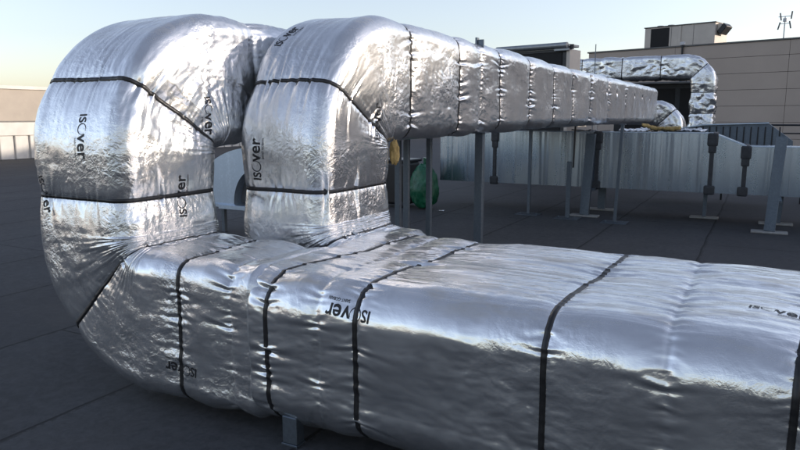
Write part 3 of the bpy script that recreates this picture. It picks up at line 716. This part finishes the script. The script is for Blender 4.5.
outer = [(cx - ro * math.sin(math.pi / 2 * i / n), .47 + .80 * math.cos(math.pi / 2 * i / n)) for i in range(n + 1)]
ringband(inner, outer, 0, .75, M['galv_light'], 'bend_casing')
MB().box(cx, cx + 1.6, 0, .75, .96, 1.268, .004).build('duct_casing', M['galv_light'], tE)
MB().box(cx - ro - .02, cx - ri + .05, -.03, .78, .42, .47, .004).build('joint_flange', M['galv_light'], tE)
MB().box(cx - .5, cx + .5, .15, .6, .47, .95, .01).build('back_panel', M['grime'], tE)
MB().box(cx - .62, cx + .6, -.06, .0, .40, .46, .004).build('bottom_rail', M['galv_light'], tE)
for x in (-.85, .45): MB().beam((cx + x, .3, 0), (cx + x, .3, .42), .06, .06).build('leg', M['galv_post'], tE)

# ---- green bag and black bin
t = thing('rubbish_bin', 'black plastic bin with a darker lid, left of the green bag', 'bin', -6.05, 11.3)
b = MB(); b.box(-.28, .28, -.28, .28, .05, .84, .05, seg=2); b.build('bin_body', M['blackplastic'], t)
b = MB(); b.box(-.31, .31, -.31, .31, .84, .90, .025, seg=2); b.build('lid', M['blackplastic'], t)
for x in (-.2, .2): b = MB(); b.tube((x - .03, -.24, .06), (x + .03, -.24, .06), .06, 16); b.build('wheel', M['darkmetal'], t)
bm = bmesh.new(); bmesh.ops.create_icosphere(bm, subdivisions=5, radius=1.0)
vs_ = np.array([v.co[:] for v in bm.verts]); d = 1 + .22 * pn(vs_, 1.5, 2) + .20 * crumple(vs_ * .35, 5) + .05 * pn(vs_, 7, 9)
for v, k_ in zip(bm.verts, d):
    zz = max(v.co.z * k_ * .47 + .44, .012); taper = 1 - .35 * max(0, zz - .35); v.co = Vector((v.co.x * k_ * .27 * taper, v.co.y * k_ * .26 * taper, zz * .93))
me = bpy.data.meshes.new('rubbish_bag'); bm.to_mesh(me); bm.free(); me.materials.append(M['green']); me.polygons.foreach_set('use_smooth', [True] * len(me.polygons))
o = bpy.data.objects.new('rubbish_bag', me); COL.objects.link(o); flat_thing(o, -5.47, 11.15, 'green plastic bag standing against the bare duct, seen between the posts', 'bag')
MB().tube((.02, 0, .80), (.05, .01, .93), .035, 9, .075).build('tied_neck', M['green'], o)
# small litter
for i, (F, D) in enumerate(((-5.05, 11.0),)):
    o = crumpled_sheet('foil_offcut', None, -.05, .05, -.025, .025, .004, .03, 20 + i, M['foil_far'], nx=14, ny=8, th=.002)
    flat_thing(o, F, D, ['tiny pale scrap on the dark roof, near the green bag', 'tiny foil scrap on the open dark roof behind the low duct'][i], 'scrap')

# ---- foil bend at the end of the high run, and the big U duct behind
OC = (-2.6, 18.9)
t = thing('insulated_duct', 'small foil wrapped bend dropping down just past the end of the high run', 'air duct', *OC)
pc = Path((-3.6, 18.9, 1.78), (1, 0, 0), (0, 0, -1), (0, -1, 0)); pc.line(1.05, .03); s0 = pc.s; pc.bend(.42, .02, 1); s1 = pc.s; pc.line(.75, .03); rc = pc.end()
wrapped_duct(t, 'foil_wrap', rc, .29, .36, .10, 90, [s0 + .33], [], M['foil_far'], 31, puff=.03, crum=(.03,), origin=OC, cap_start=True)
OU = (-1.85, 23.8)
t = thing('insulated_duct', 'far foil wrapped duct that runs level and turns down in front of the grey wall', 'air duct', *OU)
pu = Path((-7.0, 23.8, 3.22), (1, 0, 0), (0, 0, -1), (0, -1, 0)); pu.line(4.63, .04); s0 = pu.s; pu.bend(.55, .03, 1); s1 = pu.s; pu.line(2.4, .04); ru = pu.end()
wrapped_duct(t, 'foil_wrap', ru, .36, .40, .12, 110, [1.4, 2.7, 3.9, s0 + .43, s1 + .25, s1 + .9], [.6, 2.0], M['foil_far'], 37, puff=.04, crum=(.05,), fold_amp=1.8, origin=OU, cap_start=True)
for (x, lab) in ((-.05, None),): pass
MB().beam((-3.3, .1, 0), (-3.3, .1, 2.86), .09, .09).build('support_leg', M['unit'], t)
# dark air handling unit below it
t = thing('air_handling_unit', 'black fronted ventilation unit under the far foil duct, partly hidden', 'ventilation unit', -3.4, 24.6)
MB().box(-1.3, 1.6, 0, 1.6, .3, 2.75, .02).build('casing', M['darkmetal'], t)
for x in (-1.0, -.1, .8): MB().box(x, x + .75, -.02, 0, .5, 2.6, .006).build('panel', M['black'], t)
MB().box(-1.35, 1.65, -.06, 1.65, 2.75, 2.82, .01).build('roof_sheet', M['silver'], t)
for x in (-1.2, 1.5):
    for y in (.1, 1.5): MB().box(x - .05, x + .05, y - .05, y + .05, 0, .3).build('leg', M['galv_post'], t)

# ---- dark unit with silver cap behind the high run
pL = Vector((2.78, 19.3, 0)); pR = Vector((4.32, 17.98, 0)); dv = (pR - pL); L = dv.length; ang = math.atan2(dv.y, dv.x)
t = thing('air_handling_unit', 'black louvred unit with silver top edge standing up behind the high foil run', 'ventilation unit', 0, 0, rot=ang, world=pL)
MB().box(0, L, .02, .6, .35, 3.42, .02).build('casing', M['darkmetal'], t)
MB().box(.10, L - .12, -.02, .019, .6, 3.33, .006).build('intake_panel', M['black'], t)
b = MB(); b.box(0, L, -.01, .019, 3.34, 3.415, .004); b.box(0, .09, -.01, .019, .36, 3.33, .004); b.box(L - .11, L, -.01, .019, .36, 3.33, .004); b.build('casing_frame', M['darkmetal'], t)
b = MB(); b.tube((-.06, -.06, 3.50), (L + .04, -.06, 3.50), .075, 18); b.box(-.05, L + .04, -.03, .62, 3.48, 3.54, .01); b.build('roof_edge', M['silver'], t)
MB().box(L - .32, L + .1, -.10, 0.02, 3.36, 3.42, .01).build('trim', M['silver'], t)
MB().box(L + .0, L + .10, -.02, .6, .3, 3.40, .01).build('end_panel', M['unit'], t)
MB().tube((L + .12, .05, 3.4), (L + .12, .05, 3.52), .05).build('corner_cap', M['darkmetal'], t)
for x in (.1, L - .1):
    for y in (.12, .5): MB().box(x - .05, x + .05, y - .05, y + .05, 0, .35).build('leg', M['galv_post'], t)
t = thing('lightning_rod', 'thin upright rod behind the black louvred unit', 'lightning rod', -4.75, 21.5)
b = MB(); b.box(-.12, .12, -.12, .12, 0, .08, .01); b.build('foot', M['concrete'], t); b = MB(); b.tube((0, 0, .08), (0, 0, 3.85), .014, 8); b.build('rod', M['galv_post'], t)

# ---- cladded building on the right
WA = math.radians(134.6); wd = Vector((math.sin(WA), math.cos(WA), 0)); wc = Vector((11.3, 41.5, 0)); wang = math.atan2(wd.y, wd.x)
t = thing('clad_building', 'long grey brown building with flat horizontal panels rising behind at the right', 'building', 0, 0, rot=wang, world=wc)
LB = 78.0; HB = 5.42
MB().box(.03, LB - .03, .03, 26, 0, HB - .04).build('wall_core', M['cladding_dark'], t)
b = MB(); zs = [0, .55, 1.37, 2.19, 3.01, 3.84, 4.66, HB - .05]
xj = [0, 5.2, 10.85, 16.5, 22.5, 28.5, 34.5, 40.5, 46.5, 52.5, 58.5, 64.5, 70.5, LB]
for i in range(len(zs) - 1):
    for j in range(len(xj) - 1): b.box(xj[j] + .007, xj[j + 1] - .007, 0, .06, zs[i] + .008, zs[i + 1] - .008, .004)
for i in range(len(zs) - 1):
    for j in range(4): b.box(-.03, .03, .08 + j * 6.4, .06 + (j + 1) * 6.4, zs[i] + .012, zs[i + 1] - .012, .006)
b.build('wall', M['cladding'], t)
MB().box(-.08, LB + .05, -.06, .5, HB - .05, HB + .03, .008).build('coping', M['coping'], t)
MB().tube((5.62, -.09, 0), (5.62, -.09, HB + .12), .05).build('downpipe', M['darkmetal'], t)
MB().box(5.5, 5.75, -.16, -.02, HB + .03, HB + .2, .02).build('pipe_head', M['white'], t)
b = MB(); b.box(32.0, LB - .05, 1.2, 24, HB, 9.9); b.build('added_shade_block', M['cladding'], t)  # unseen block added on the building to keep low sun off the ducts
MB().box(15.0, 31.99, 1.2, 24, HB, 7.3).build('added_shade_block', M['cladding'], t)  # lower added block, kept down so sun still reaches the parapet
MB().box(31.9, LB, 1.1, 24.1, 9.9, 10.0).build('coping', M['coping'], t)  # edging of the taller added block, out of view
# rooftop unit on it
rt = thing('rooftop_unit', 'beige rooftop air unit with a black opening on top of the clad building', 'rooftop unit', 0, 0, rot=wang, world=wc + wd * 2.95 + Vector((-wd.y, wd.x, 0)) * 1.0 + Vector((0, 0, HB)))
MB().box(0, 4.45, 0, 1.8, .0, 1.22, .02).build('casing', M['unit'], rt)
MB().box(.42, 1.62, -.03, .02, .12, 1.16, .01).build('intake_opening', M['black'], rt)
MB().box(2.22, 2.40, -.05, .0, .02, 1.20, .01).build('post_trim', M['unit'], rt)
for x in (1.75, 3.15): MB().box(x, x + .02, -.008, 0, .03, 1.18).build('panel_joint', M['coping'], rt)
rt.scale = (.88, 1, 1)
MB().box(-.05, 4.5, -.05, 1.85, 1.22, 1.27, .01).build('lid', M['coping'], rt)
b = MB(); b.tube((.75, .6, 1.27), (.75, .6, 1.36), .22, 20); b.build('fan_ring', M['grime'], rt); b = MB(); b.tube((1.45, .6, 1.27), (1.45, .6, 1.36), .22, 20); b.build('fan_ring', M['grime'], rt)
hd = MB(); hd.box(4.62, 4.9, .2, 1.1, .62, 1.16, .02, rot=Matrix.Rotation(math.radians(42), 3, 'Y')); hd.build('intake_hood', M['darkmetal'], rt)
MB().box(4.46, 4.72, .25, 1.05, .78, 1.16, .02).build('hood_neck', M['unit'], rt)
# antenna
an = thing('antenna_mast', 'slim mast with four small antenna panels on top of the clad building', 'antenna', 0, 0, rot=wang, world=wc + wd * 10.35 + Vector((-wd.y, wd.x, 0)) * .6 + Vector((0, 0, HB)))
MB().tube((0, 0, 0), (0, 0, 1.15), .028, 10).build('mast', M['white'], an)
MB().box(-.25, .25, -.02, .02, .78, .81).build('cross_arm', M['white'], an); MB().box(-.3, .3, -.02, .02, 1.12, 1.15).build('cross_arm', M['white'], an)
for (x, z, r_) in ((-.25, .68, 14), (.25, .70, -12), (-.20, 1.12, -10), (.29, 1.16, 4)):
    b = MB(); b.box(x - .03, x + .03, -.04, .02, z - .17, z + .20, .01, rot=Matrix.Rotation(math.radians(r_), 3, 'Y')); b.build('antenna_panel', M['grime'], an)
b = MB(); b.box(-.08, .08, -.06, .06, .88, 1.05, .01); b.build('control_box', M['white'], an)

# ---- parapet at the left
t = thing('parapet_wall', 'beige and cream panelled parapet wall along the left edge of the roof', 'parapet', -26.0, 0)
Y0, Y1 = -40, 120
MB().box(-.5, 0, Y0, Y1, 1.50, 2.72).build('upper_panel', M['beige'], t)
b = MB(); b.box(-.6, .06, Y0, Y1, 2.72, 2.86, .01); b.build('cap', M['cream'], t)
b = MB(); y = Y0
while y < Y1: b.box(0, .004, y, y + .03, 1.5, 2.72); y += 3.9
b.box(-.3, -.01, Y0, Y1, 1.44, 1.50); b.build('panel_joint', M['coping'], t)
MB().box(-.5, .05, Y0, Y1, .93, 1.44, .01).build('middle_band', M['cream'], t)
b = MB(); b.box(-.5, -.06, Y0, Y1, 0, .93); y = Y0
while y < Y1: b.box(-.06, .02, y, y + .50, .0, .925, .02); y += .62
b.build('ribbed_sheet', M['cream'], t)

# ------------------------------------------------------------------ light
EL = math.radians(9.5); AZ = math.radians(88)
w = bpy.data.worlds.new('World'); scene.world = w; w.use_nodes = True; nt = w.node_tree; nt.nodes.clear()
sky = nt.nodes.new('ShaderNodeTexSky'); sky.sky_type = 'NISHITA'; sky.sun_disc = False
sky.sun_elevation = EL; sky.sun_rotation = AZ; sky.altitude = 100; sky.air_density = 1.0; sky.dust_density = 1.1; sky.ozone_density = 2.0
bg = nt.nodes.new('ShaderNodeBackground'); bg.inputs[1].default_value = 0.15
out = nt.nodes.new('ShaderNodeOutputWorld'); hs = N(nt, 'ShaderNodeHueSaturation', Saturation=.66); nt.links.new(sky.outputs[0], hs.inputs['Color']); nt.links.new(mixm(nt, hs.outputs[0], (1.04, .975, 1.01)), bg.inputs[0]); nt.links.new(bg.outputs[0], out.inputs[0])
sd = bpy.data.lights.new('sun', 'SUN'); sd.energy = 2.0; sd.angle = math.radians(.5); sd.color = (1.0, .86, .70)
so = bpy.data.objects.new('sun', sd); COL.objects.link(so)
so.rotation_euler = Vector((math.sin(AZ) * math.cos(EL), math.cos(AZ) * math.cos(EL), math.sin(EL))).to_track_quat('Z', 'Y').to_euler()

# ------------------------------------------------------------------ camera
cd = bpy.data.cameras.new('camera'); cd.sensor_width = 36; cd.lens = 675 / 800 * 36; cd.clip_start = .05; cd.clip_end = 1500
co = bpy.data.objects.new('camera', cd); COL.objects.link(co); co.location = (0, 0, 1.7); co.rotation_euler = (math.radians(90 - 9.2), 0, 0)
scene.camera = co
scene.render.engine = 'CYCLES'
vs = scene.view_settings; vs.view_transform = 'Standard'; vs.look = 'None'; vs.gamma = 1.0; vs.exposure = 1.1
try: vs.use_curve_mapping = False
except Exception: pass
